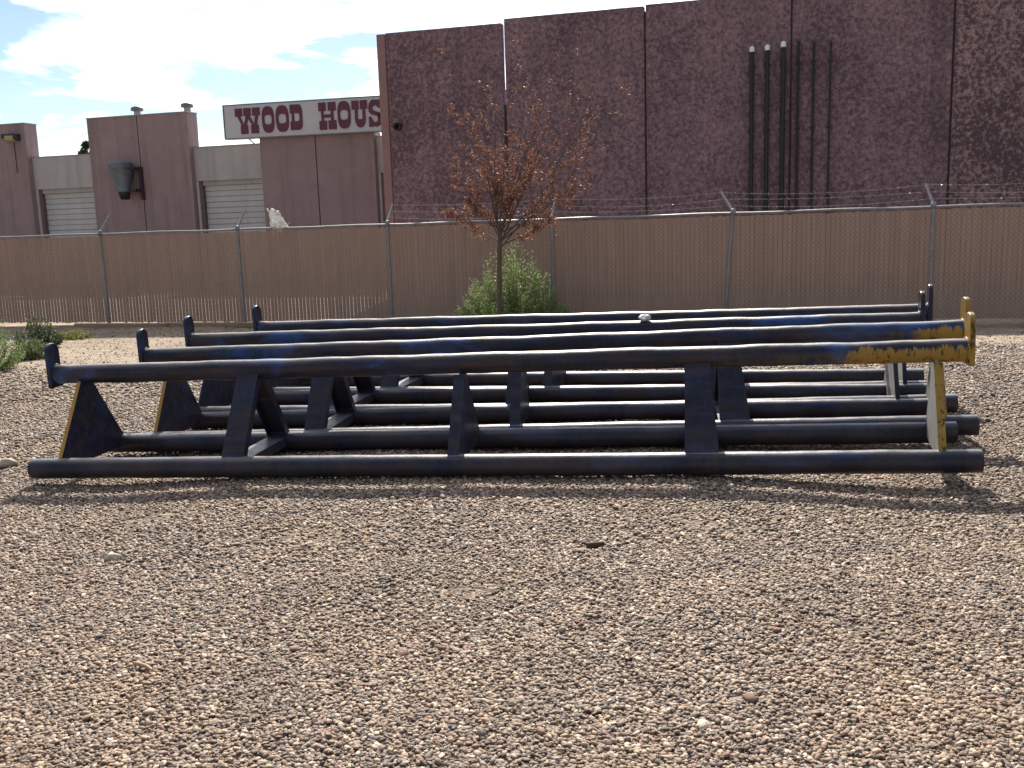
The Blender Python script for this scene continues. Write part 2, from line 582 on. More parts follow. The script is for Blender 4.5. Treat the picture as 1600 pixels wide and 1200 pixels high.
pipes = [(5.77, 5.12, .048), (6.10, 5.13, .048), (6.44, 5.17, .052), (6.76, 5.24, .029), (7.08, 5.21, .027), (7.43, 5.20, .021)]
words = ["leftmost of three thick black pipes with white elbow tops on the big wall", "middle one of three thick black pipes with white elbow tops",
         "rightmost of three thick black pipes with white elbow, left of a wall joint", "thin black pipe just right of the wall joint, nearest the white elbows",
         "middle one of three thin black pipes with plain tops on the wall", "thinnest black pipe, last of the row towards the bold panel"]
for i, (s, zt, r_) in enumerate(pipes):
    o = empty("wall_pipe", fw_(s, .1, -0.2))
    tag(o, words[i], "pipe", "black pipes running up the warehouse wall")
    b = MB()
    b.tube([fw_(s, .03 + r_, -.2), fw_(s, .03 + r_, zt)], r_, 12)
    ps = [b.build("riser", m_black_pipe)]
    if i < 3:
        e = MB()
        e.tube([fw_(s, .03 + r_ + .0, zt)] + [fw_(s, .03 + r_ - (.09 - .09 * math.cos(q)), zt + .09 * math.sin(q)) for q in np.linspace(.01, 1.57, 7)] + [fw_(s, -.005, zt + .09)], r_ * 1.18, 14)
        ps.append(e.build("elbow", m_white_pvc))
    else:
        ps.append(MB().tube([fw_(s, .03 + r_, zt + .001), fw_(s, .03 + r_, zt + .04)], r_ * 1.3, 10).build("cap", m_dark_metal))
    for zc in (1.9, 3.4, 4.8):
        ps.append(MB().box((s - r_ - .03, 0.001, zc), (s + r_ + .03, .028, zc + .05), fw_).build("clamp", m_dark_metal))
    keep(o, *ps)

# ------------------------------------------------------------------ long low shop building on the left
fl = plane(32.0)
m_pink = plain("pink_stucco", (.315, .225, .222), (.37, .27, .265), 2.2, 0.9, bstr=0.3, bscale=40, streak=.5)
m_beige = plain("beige_stucco", (.47, .44, .42), (.53, .50, .475), 2.0, 0.9, bstr=0.25, bscale=40, streak=.4)
m_door = plain("white_door_paint", (.55, .54, .53), (.62, .61, .60), 3.0, 0.5, bstr=0, streak=.25)
m_jamb = plain("pale_jamb_paint", (.62, .60, .58), (.68, .66, .64), 4.0, 0.6, bstr=0)
m_jamb_dark = plain("brown_jamb", (.16, .11, .10), (.2, .14, .13), 4.0, 0.7, bstr=0)
m_flash = plain("parapet_flashing", (.33, .31, .30), (.4, .38, .37), 4, 0.5, 0.2, bstr=0)
m_sign = plain("sign_face_white", (.55, .55, .56), (.62, .62, .62), 1.3, 0.5, bstr=0)
m_signedge = plain("sign_frame_grey", (.2, .19, .2), (.28, .27, .28), 5, 0.5, 0.3, bstr=0)
m_letter = plain("maroon_letter", (.115, .022, .05), (.15, .03, .065), 5, 0.5, bstr=0)

shop = empty("shop_building", fl(-12, 0, -0.2))
tag(shop, "long low pink and beige workshop building with white roll up doors", "building")
P = []
for (a, b, jx) in [(-24.5, -18.02, None), (-15.33, -11.26, -13.27), (-8.53, -4.36, -6.46)]:
    zt = 5.68 if b > -9 and False else (5.68 if b < -9 else 4.66)
    if jx is None:
        P.append(MB().box((a, -.3, -.5), (b, .32, zt), fl).build("tower_wall", m_pink))
    else:
        P.append(MB().box((a, -.3, -.5), (jx - .02, .32, zt), fl).build("tower_wall", m_pink))
        P.append(MB().box((jx + .02, -.3, -.5), (b, .32, zt), fl).build("tower_wall", m_pink))
        P.append(MB().box((jx - .0195, -.3, -.5), (jx + .0195, .29, zt - .03), fl).build("joint_sealant", m_joint))
    if b < -9:
        P.append(MB().box((a - .02, -.32, zt + .001), (b + .02, .34, zt + .035), fl).build("parapet_cap", m_flash))
for (a, b, zp, zb) in [(-18.015, -15.335, 4.47, 3.32), (-11.255, -8.535, 4.49, 3.345), (-4.355, -1.6, 4.50, 3.34)]:
    P.append(MB().box((a, -.25, zb), (b, .10, zp), fl).build("parapet_wall", m_beige))
    P.append(MB().box((a, -.27, zp + .001), (b, .12, zp + .03), fl).build("parapet_cap", m_flash))
    d0, d1 = a + .20, b - .005
    P.append(MB().box((a + .001, -.2, -.4), (a + .075, .08, zb - .002), fl).build("door_jamb", m_jamb))
    P.append(MB().box((a + .077, -.2, -.4), (d0, .02, zb - .002), fl).build("door_jamb", m_jamb_dark))
    P.append(MB().box((d0 + .002, -.22, zb - .16), (d1, -.02, zb - .003), fl).build("door_header", m_beige))
    dr = empty("garage_door", fl((d0 + d1) / 2, -.15, -.2))
    keep(shop, dr)
    zc, k = zb - .165, 0
    h = 0.193
    rows = []
    while zc > -0.2:
        rows.append(bevel(MB().box((d0 + .004, -.20, zc - h + .012), (d1 - .004, -.12 - .012 * (k % 2), zc), fl).build("door_panel", m_door), .008, 2))
        zc -= h; k += 1
    rows.append(MB().box((d0 + .006, -.24, -.3), (d1 - .006, -.205, zb - .17), fl).build("door_backing", m_jamb_dark))
    inv = Matrix.Translation(-(shop.location + (dr.matrix_basis.translation - shop.location)))
    for r_ in rows:
        r_.parent = dr
        r_.matrix_parent_inverse = Matrix.Translation(-Vector(fl((d0 + d1) / 2, -.15, -.2)))
P.append(MB().box((-24.4, -13, -.5), (-1.7, -.305, 4.05), fl).build("roof", m_roof))
keep(shop, *P)

# sign board
sign = empty("sign_board", fl(-6.9, .45, 4.65))
tag(sign, "long white sign with maroon slab lettering above the right pink tower", "sign")
def sgn(s, o, z):                   # the board's lower and upper edges sink slightly towards its right end
    return fl(s, o, z - (s + 9.70) * 0.0075)
S = [bevel(MB().box((-9.70, .25, 4.69), (-3.3, .50, 5.77), sgn).build("board", m_sign), .01, 1)]
fr_ = MB()
for (a, b, c, d) in [(-9.72, -3.3, 5.771, 5.80), (-9.72, -3.3, 4.66, 4.689), (-9.735, -9.701, 4.66, 5.80)]:
    fr_.box((a, .24, c), (b, .515, d), sgn)
S.append(fr_.build("frame", m_signedge))
for s0, ang in ((-8.95, .2), (-5.4, .2)):
    S.append(MB().tube([sgn(s0, .35, 4.70), fl(s0 + ang, -.2, 4.30)], .022, 8).build("brace", m_signedge))


def arc(cx, cy, rx, ry, a0, a1, n=8):
    return [(cx + rx * math.cos(R(a0 + (a1 - a0) * i / n)), cy + ry * math.sin(R(a0 + (a1 - a0) * i / n))) for i in range(n + 1)]


def rect(a, b, c, d): return [(a, c), (b, c), (b, d), (a, d)]


def slant(x0, y0, x1, y1, w): return [(x0 - w / 2, y0), (x1 - w / 2, y1), (x1 + w / 2, y1), (x0 + w / 2, y0)]


def ring(out, inn):
    n = len(out)
    return [[out[i], out[(i + 1) % n], inn[(i + 1) % n], inn[i]] for i in range(n)]


def superell(cx, cy, rx, ry, p, n=40):
    o = []
    for i in range(n):
        t = 2 * math.pi * i / n
        c, s_ = math.cos(t), math.sin(t)
        o.append((cx + rx * math.copysign(abs(c) ** (2 / p), c), cy + ry * math.copysign(abs(s_) ** (2 / p), s_)))
    return o


GL = {
    'W': [rect(0, .29, .69, 1), rect(.345, .635, .69, 1), rect(.70, 1, .69, 1), rect(.20, .49, 0, .33), rect(.62, .92, 0, .33),
          slant(.14, .70, .30, .32, .11), slant(.49, .70, .38, .32, .11), slant(.52, .70, .72, .32, .11), slant(.87, .70, .80, .32, .11)],
    'O': ring(superell(.5, .5, .5, .5, 2.7), superell(.5, .5, .31, .18, 3.2)),
    'D': [rect(0, .18, .66, 1), rect(0, .18, 0, .34), rect(.13, .32, .33, .67)]
         + [[(.17, .66), (.6, .66)] + [(.76, .63), (.78, .55), (1, .55)] + arc(.72, .72, .28, .28, 0, 90, 6) + [(.17, 1)]]
         + [[(.17, .34), (.17, 0)] + arc(.72, .28, .28, .28, -90, 0, 6) + [(1, .45), (.78, .45), (.76, .37), (.6, .34)]]
         + [rect(.78, 1, .449, .551)],
    'H': [rect(0, .43, .69, 1), rect(.55, 1, .69, 1), rect(.02, .45, 0, .33), rect(.55, 1, 0, .33), rect(.15, .29, .32, .70), rect(.71, .86, .32, .70), rect(.28, .72, .44, .56)],
    'U': [rect(0, .45, .68, 1), rect(.54, 1, .68, 1), rect(.19, .37, .30, .69), rect(.68, .86, .30, .69), [(.19, .31)] + arc(.525, .30, .335, .30, 180, 360, 12) + [(.86, .31)]],
    'S': [[(.02, .55)] + arc(.40, .72, .39, .28, 180, 90, 6) + [(.62, .98), (.98, 1), (.98, .66), (.70, .70), (.55, .80)] + arc(.42, .68, .14, .09, 90, 250, 6) + [(.9, .50), (.9, .34), (.2, .46)],
          [(0, 0), (0, .38), (.16, .38), (.35, .20), (.5, .16), (.66, .22), (.66, .34), (1, .42), (1, .26), (.84, .05), (.6, 0), (.36, .02), (.26, .0)],
          [(.66, .33), (.66, .50), (.9, .50), (1, .42), (1, .30)]],
}
for ch, s0, s1, z0, z1 in [('W', -9.27, -8.34, 4.81, 5.65), ('O', -8.27, -7.82, 4.80, 5.665), ('O', -7.75, -7.28, 4.80, 5.665), ('D', -7.22, -6.78, 4.84, 5.66),
                            ('H', -6.18, -5.56, 4.79, 5.66), ('O', -5.50, -5.04, 4.79, 5.665), ('U', -4.99, -4.44, 4.79, 5.65), ('S', -4.40, -3.93, 4.79, 5.65)]:
    lm = MB()
    for poly in GL[ch]:
        lm.prism([(s0 + (s1 - s0) * a, z0 + (z1 - z0) * b) for a, b in poly], .501, .53, lambda a, d, b: fl(a, d, b - (a + 9.7) * .001))
    S.append(lm.build("letter", m_letter))
keep(sign, *S)

# dust collector on the middle tower
dc = empty("dust_collector", fl(-13.7, .7, 3.4))
tag(dc, "grey sheet metal dust cyclone hung on the middle pink tower", "dust collector")
m_galv = plain("weathered_galvanised_steel", (.12, .145, .165), (.20, .23, .24), 5, 0.5, 0.55, bstr=.1)
cx_, co_ = -13.78, .72
f_c = lambda x, y, z: fl(cx_ + x + (z - 3.5) * -.06, co_ + y, z)
Q = [MB().lathe([(0.0, 4.08), (.38, 4.08), (.40, 4.05), (.40, 3.86), (.385, 3.84), (.385, 3.75)], f_c, 22).build("drum", m_galv),
     MB().lathe([(.39, 3.749), (.385, 3.72), (.22, 3.12), (.235, 3.09), (.215, 3.06)], f_c, 22).build("cone", m_galv),
     MB().lathe([(.213, 3.059), (.15, 2.80), (.13, 2.80), (.11, 2.9)], f_c, 18).build("outlet", m_dark_metal)]
for zz in (3.86, 3.10):
    Q.append(MB().box((-13.62, .321, zz - .04), (-13.26, .75, zz + .04), fl).build("bracket", m_dark_metal))
Q.append(MB().box((-13.30, .321, 2.78), (-13.20, .45, 3.92), fl).build("mounting_rail", plain("maroon_rail", (.06, .02, .03), (.08, .028, .04), 5, .6)))
keep(dc, *Q)

# roof vents
for i, (s, lab) in enumerate([(-13.87, "galvanised roof vent left of the tower joint on the middle pink tower"), (-11.81, "galvanised roof vent at the right corner of the middle pink tower")]):
    o = empty("roof_vent", fl(s, -.6, 5.5))
    tag(o, lab, "roof vent", "round vents on the middle tower")
    f_v = lambda x, y, z, s=s: fl(s + x, -.6 + y, z)
    a = MB().lathe([(.12, 4.0), (.12, 5.96)], f_v, 16).build("stack", m_flash)
    c_ = MB().lathe([(0, 6.12), (.12, 6.12), (.20, 6.08), (.22, 6.02), (.21, 5.962), (.13, 5.962)], f_v, 18).build("cap", m_galv)
    keep(o, a, c_)

# flood light on the left tower
ll = empty("wall_light", fl(-18.5, .4, 5.2))
tag(ll, "yellowed flood light with conduit on the left pink tower", "wall light")
m_lens = plain("yellowed_lens", (.34, .31, .14), (.42, .38, .18), 8, .25, bstr=0)
A = [bevel(MB().prism([(.322, 5.32), (.322, 5.08), (.50, 5.06), (.66, 5.16), (.66, 5.32)], -18.78, -18.22, lambda a, d, b: fl(d, a, b)).build("housing", m_dark_metal), .015, 2),
     MB().prism([(.505, 5.052), (.665, 5.152), (.668, 5.145), (.508, 5.045)], -18.74, -18.26, lambda a, d, b: fl(d, a, b)).build("lens", m_lens),
     MB().box((-18.62, .661, 5.10), (-18.26, .668, 5.25), fl).build("lens", m_lens),
     MB().tube([fl(-18.52, .335, 5.07), fl(-18.52, .335, 3.95)], .013, 8).build("conduit", m_dark_metal)]
keep(ll, *A)

# ------------------------------------------------------------------ chain link fence with privacy slats
ff = lambda s, o, z: Vector((0.7828, 17.0628, 0)) + T * s - NN * o + Vector((0, 0, z))
m_steel = plain("galvanised_fence_steel", (.22, .22, .225), (.31, .31, .31), 7, 0.5, 0.4, bstr=.08)
m_wire = plain("galvanised_wire", (.22, .175, .155), (.28, .23, .20), 9, 0.45, 0.5, bstr=0)
m_wire_shiny = plain("barbed_wire_steel", (.34, .34, .34), (.44, .44, .44), 9, 0.35, 0.7, bstr=0)
fence = empty("chain_link_fence", ff(0, 0, -.2))
tag(fence, "chain link fence with brown privacy slats and barbed wire arms", "fence")
mt, nt, bs = nodes("brown_slat_plastic")
oi = N(nt, "ShaderNodeObjectInfo")
f1 = noise(nt, mapped(nt, worldpos(nt), (1, 1, .25)), 5, 4)
c = mix(nt, oi.outputs["Random"], (.47, .315, .245), (.52, .355, .275))
c = mix(nt, ramp(nt, f1, [(.35, 0.0), (.75, .35)]), c, (.34, .225, .175))
L(nt, c, bs.inputs["Base Color"])
bs.inputs["Roughness"].default_value = 0.55
m_slat = mt
PITCH = 3.0591
ZT, ZB = 1.62, -.2
FP = []
arm_spec = {-1: (.30, .02), 0: (.30, .03), 1: (.30, .02), 2: (.30, 0), 3: (.30, 0), 4: (.25, -.24), 5: (.28, -.10), 6: (.3, 0), 7: (.3, 0), -2: (.3, 0)}
tips = {}
for kx in range(-2, 8):
    s = (kx - 3) * PITCH
    bend = -0.10 if kx == 4 else 0.0
    pts = [ff(s + bend * .85, .0, -.45), ff(s + bend, .0, .2), ff(s + bend * .6, 0, .9), ff(s, 0, ZT + .03)]
    po = MB().tube(pts, .031, 10).build("post", m_steel)
    FP.append(po)
    ao, as_ = arm_spec[kx]
    a0 = ff(s, 0, ZT + .045)
    a1 = ff(s + as_ * .9, -ao, ZT + .36)
    tips[kx] = (a0, a1)
    arm = MB().tube([a0 - Vector((0, 0, .02)), a1], [.026, .018], 8)
    arm.lathe([(.0, ZT + .075), (.03, ZT + .07), (.045, ZT + .045), (.045, ZT - .03), (.037, ZT - .03)], lambda x, y, z, s=s: ff(s + x, y, z), 10)
    arm = arm.build("barbed_wire_arm", m_steel)
    arm.parent = po
s0, s1 = -5 * PITCH, 4 * PITCH
FP.append(MB().tube([ff(s, .0, ZT - .005 + .006 * math.sin(3 * s)) for s in np.linspace(s0, s1, 60)], .021, 8).build("top_rail", m_steel))
# slats: one shared mesh, copied
SW, SPITCH = .0350, .0745
sm = MB()
for (a, b) in [((-SW, -.004), (SW, .004))]:
    sm.prism([(-SW, .0), (-SW * .5, .006), (SW * .5, .006), (SW, .0), (SW * .5, -.006), (-SW * .5, -.006)], 0, 1.0, lambda x, z, y: Vector((x, y, z)))
slat0 = None
ns = int((s1 - s0) / SPITCH)
rest = MB()
import itertools
count = 0
vis = [i for i in range(ns) if -12.0 < s0 + (i + .5) * SPITCH < 8.8]
for i in range(ns):
    s = s0 + (i + .5) * SPITCH + random.uniform(-.0012, .0012)
    zb, zt = ZB + .06 + random.uniform(-.012, .012), ZT - .045 + random.uniform(-.012, .008)
    if i in (): continue
    if vis[0] <= i <= vis[-1] and count < 298:
        if slat0 is None:
            slat0 = sm.build("slat", m_slat)
            o = slat0
        else:
            o = slat0.copy()
            COL.objects.link(o)
        q = Matrix.Rotation(W_ROT, 4, 'Z') @ Matrix.Rotation(random.uniform(-.05, .05), 4, 'Z') @ Matrix.Rotation(random.uniform(-.001, .001), 4, 'Y')
        mm = Matrix.Translation(ff(s, -.005, zb)) @ q @ Matrix.Diagonal((1, 1, zt - zb, 1))
        o.matrix_basis = mm
        FP.append(o)
        count += 1
    else:
        rest.box((s - SW, -.010, zb), (s + SW, .0, zt), ff)
o = rest.build("slat_run", m_slat); o["kind"] = "stuff"; FP.append(o)
# woven wire in front of and behind the slats
wm = MB()
half = SPITCH / 2
nz_ = int((ZT - ZB - .06) / half)
for i in range(ns + 1):
    sa = s0 + i * SPITCH
    for side in (1, -1):
        pts = []
        for k in range(nz_ + 1):
            ds = half if k % 2 else 0.0
            pts.append((sa + side * ds, .010 + .003 * side, ZT - .03 - k * half))
        # flat ribbon-thin triangular wire
        vs, fs = [], []
        for (a, o_, z) in pts:
            vs += [ff(a - .0038, o_, z), ff(a + .0038, o_, z), ff(a, o_ + .003, z)]
        for k in range(nz_):
            b0 = 3 * k
            fs += [(b0, b0 + 3, b0 + 5, b0 + 2), (b0 + 1, b0 + 2, b0 + 5, b0 + 4)]
        wm.add(vs, fs, True)
o = wm.build("chain_link_mesh", m_wire); o["kind"] = "stuff"; FP.append(o)
# barbed wire strands between the arms, sagging
for j, fr0 in enumerate((.25, .6, .95)):
    st = MB()
    for kx in range(2, 7):
        p0, p1 = tips[kx][0].lerp(tips[kx][1], fr0), tips[kx + 1][0].lerp(tips[kx + 1][1], fr0)
        seg = []
        for t in np.linspace(0, 1, 14):
            p = p0.lerp(p1, t)
            sag = (.03 + .05 * ((kx * 7 + j * 3) % 5) / 5) * 4 * t * (1 - t)
            seg.append(p - Vector((0, 0, sag)))
        st.tube(seg, .0035, 4, cap=False)
        for t in np.arange(.03, 1, .042):
            idx = t * 13
            a = seg[int(idx)].lerp(seg[min(13, int(idx) + 1)], idx - int(idx))
            for q in range(2):
                d = Vector((random.uniform(-.3, .3), random.uniform(-1, 1), random.uniform(-1, 1))).normalized() * .02
                st.tube([a - d, a + d], .0022, 3, cap=False)
    FP.append(st.build("barbed_wire", m_wire_shiny))
keep(fence, *FP)

# ------------------------------------------------------------------ pipe racks
def paint(name, yellow_from=None, seed=0.0, is_top=False, blue=.9, brown=.35):
    mt, nt, bs = nodes(name)
    tc = coord(nt)
    v = mapped(nt, tc, (1, 1, 1), (0, 0, 0), (seed, seed * .37, 0))
    streak = mapped(nt, v, (1.0, 5.0, 5.0))
    f = noise(nt, streak, 2.2, 6, .62)
    c = ramp(nt, f, [(.30, (.007, .009, .018)), (.52, (.010, .015, .038)), (.68, (.018, .032, .085))])
    bl = noise(nt, mapped(nt, v, (1.0, 2.2, 2.2)), 1.25, 5, .6)
    c = mix(nt, ramp(nt, bl, [(.575 - .022 * is_top, 0.0), (.645 - .02 * is_top, blue)]), c, (.020, .080, .25))
    br = noise(nt, mapped(nt, v, (.7, 4, 4)), 3.1, 7, .68)
    c = mix(nt, ramp(nt, br, [(.47, 0.0), (.68, brown)]), c, (.065, .040, .026))
    sx = N(nt, "ShaderNodeSeparateXYZ"); L(nt, tc, sx.inputs[0])
    # fine runs and grime down the sides
    c = mix(nt, ramp(nt, noise(nt, mapped(nt, v, (34, 5, 5)), 1.6, 6, .72), [(.46, 0.0), (.66, .42)]), c, (.045, .034, .030))
    c = mix(nt, ramp(nt, noise(nt, mapped(nt, v, (9, 9, 9)), 5.0, 5, .8), [(.62, 0.0), (.70, .5)]), c, (.09, .075, .065))
    # dust splashed up from the yard
    dz_ = N(nt, "ShaderNodeMapRange")
    dz_.inputs[1].default_value, dz_.inputs[2].default_value = .20, .02
    L(nt, mth(nt, 'SUBTRACT', sx.outputs[2], mth(nt, 'MULTIPLY', mth(nt, 'SUBTRACT', noise(nt, v, 2.6, 6, .7), .52), .75)), dz_.inputs[0])
    c = mix(nt, mth(nt, 'MULTIPLY', dz_.outputs[0], .28), c, (.13, .095, .065))
    if yellow_from is not None:
        ye = ramp(nt, noise(nt, v, 9, 5, .7), [(.3, (.255, .150, .030)), (.7, (.35, .215, .045))])
        ye = mix(nt, ramp(nt, noise(nt, mapped(nt, v, (16, 16, 3)), 2.0, 4, .7), [(.56, 0.0), (.62, .9)]), ye, (.03, .02, .015))
        xn = mth(nt, 'ADD', sx.outputs[0], mth(nt, 'MULTIPLY', mth(nt, 'SUBTRACT', noise(nt, v, 3.2, 5, .7), .5), .55))
        mk = N(nt, "ShaderNodeMapRange")
        mk.inputs[1].default_value, mk.inputs[2].default_value = yellow_from - .04, yellow_from + .04
        L(nt, xn, mk.inputs[0])
        mask = mk.outputs[0]
        if is_top:
            ol = N(nt, "ShaderNodeMapRange")
            ol.inputs[1].default_value, ol.inputs[2].default_value = yellow_from - 1.1, yellow_from + .1
            L(nt, xn, ol.inputs[0])
            lw = ramp(nt, mth(nt, 'DIVIDE', mth(nt, 'SUBTRACT', sx.outputs[2], .606), .14), [(.35, 1.0), (.7, 0.0)])
            c = mix(nt, mth(nt, 'MULTIPLY', mth(nt, 'MULTIPLY', ol.outputs[0], lw), ramp(nt, noise(nt, mapped(nt, v, (1, .2, .2)), 22, 4, .7), [(.4, 0.0), (.6, .8)])), c, (.10, .085, .03))
            # dark overspray on the upper half running down in drips
            fr = mth(nt, 'DIVIDE', mth(nt, 'SUBTRACT', sx.outputs[2], .606), .14)
            cb = N(nt, "ShaderNodeCombineXYZ"); L(nt, sx.outputs[0], cb.inputs[0])
            dr = noise(nt, cb.outputs[0], 30, 4, .75)
            dr = mth(nt, 'POWER', mth(nt, 'MAXIMUM', mth(nt, 'MULTIPLY', mth(nt, 'SUBTRACT', dr, .46), 4.0), 0.0), 1.3)
            dr2 = noise(nt, cb.outputs[0], 4.5, 3, .6)
            th = mth(nt, 'ADD', mth(nt, 'MULTIPLY', dr, -.60), mth(nt, 'ADD', mth(nt, 'MULTIPLY', dr2, 1.1), .18))
            ov = N(nt, "ShaderNodeMapRange")
            ov.inputs[1].default_value, ov.inputs[2].default_value = -.03, .03
            L(nt, mth(nt, 'SUBTRACT', fr, th), ov.inputs[0])
            mask = mth(nt, 'MULTIPLY', mask, mth(nt, 'SUBTRACT', 1.0, ov.outputs[0]), True)
        c = mix(nt, mask, c, ye)
    # dust on what faces up, its pale tone also painting in the sun's highlight
    nrm = N(nt, "ShaderNodeSeparateXYZ"); L(nt, N(nt, "ShaderNodeNewGeometry").outputs["True Normal"], nrm.inputs[0])
    up_ = ramp(nt, nrm.outputs[2], [(.84, 0.0), (.975, 1.0)])
    up_ = mth(nt, 'MULTIPLY', up_, ramp(nt, noise(nt, mapped(nt, v, (1, 3, 3)), 8, 6, .7), [(.35, .15), (.62, .85 if is_top else .6)]))
    c = mix(nt, up_, c, (.30, .265, .23) if is_top else (.24, .24, .25))
    L(nt, c, bs.inputs["Base Color"])
    rg = ramp(nt, noise(nt, v, 14, 4, .6), [(.3, .30), (.7, .46)])
    L(nt, rg, bs.inputs["Roughness"])
    bs.inputs["Specular IOR Level"].default_value = 0.3
    bump(nt, bs, noise(nt, v, 38, 5, .65), .22, .006)
    return mt


m_navy = paint("navy_rack_paint", None, 0, blue=.25)
m_navy_leg = paint("navy_leg_paint", None, 5.3, blue=.25, brown=.55)
m_yel_edge = plain("worn_yellow_paint", (.34, .17, .02), (.46, .25, .03), 8, .5)
m_sunlit_side = plain("sunlit_grey_plate", (.16, .16, .16), (.24, .235, .23), 6, .6)  # right gussets: the sunlit look of the navy face is put into this grey

DB, DT, HT, WB = .143, .140, .676, .385


def hollow(mb, s0, s1, u, z, r, wob=0.0, seed=0, n=22):
    """an open steel pipe along s with a wall thickness and slightly uneven surface"""
    ss = np.linspace(s0, s1, 150)
    rg_ = np.random.default_rng(seed)
    ph = rg_.uniform(0, 6.28, 6)
    vs, fs = [], []
    for s in ss:
        dz = wob * (1.1 * math.sin(1.3 * s + ph[0]) + .8 * math.sin(6.3 * s + ph[1]) + .5 * math.sin(15 * s + ph[2]) + .4 * math.sin(27 * s + ph[5]))
        for k in range(n):
            t = 2 * math.pi * k / n
            rr = r + wob * .8 * math.sin(7 * s + ph[3] + 2 * t) + wob * .5 * math.sin(17 * s + ph[4])
            vs.append((s, u + rr * math.cos(t), z + dz + rr * math.sin(t)))
    m_ = len(ss)
    for i in range(m_ - 1):
        for k in range(n):
            k2 = (k + 1) % n
            fs.append((i * n + k, (i + 1) * n + k, (i + 1) * n + k2, i * n + k2))
    mb.add(vs, fs, True)
    for end, i in ((s0, 0), (s1, m_ - 1)):
        sgn_ = 1 if i == 0 else -1
        a = [vs[i * n + k] for k in range(n)]
        inn = [(p[0], u + (p[1] - u) * .90, z + (p[2] - z) * .90) for p in a]
        deep = [(p[0] + sgn_ * .25, p[1], p[2]) for p in inn]
        q = [(k, (k + 1) % n, n + (k + 1) % n, n + k) for k in range(n)] + [(n + k, n + (k + 1) % n, 2 * n + (k + 1) % n, 2 * n + k) for k in range(n)]
        q += [tuple(range(2 * n, 3 * n))]
        mb.add(a + inn + deep, q)
    return mb


def channel(mb, p0, p1, w, d, th, side):
    """steel channel from p0 to p1; web of width w along s, flanges of depth d pointing to side*normal"""
    p0, p1 = Vector(p0), Vector(p1)
    ax = p1 - p0
    ln = ax.length
    az = ax.normalized()
    xs = Vector((1, 0, 0))
    nr = az.cross(xs).normalized() * side
    fr = lambda x, y, z: p0 + xs * x + nr * y + az * z
    mb.box((-w / 2, 0, 0), (w / 2, th, ln), fr)
    mb.box((-w / 2, -d, 0), (-w / 2 + th, -.0005, ln), fr)
    mb.box((w / 2 - th, -d, 0), (w / 2, -.0005, ln), fr)
    return mb


def gusset(s, th, sk=0.0):
    poly = [(-.062, .635), (.062, .635), (.415, .10), (.36, .055), (-.36, .055), (-.415, .10)]
    return MB().prism(poly, s - th / 2, s + th / 2, lambda a, d, b: Vector((d + sk * a, a, b)))


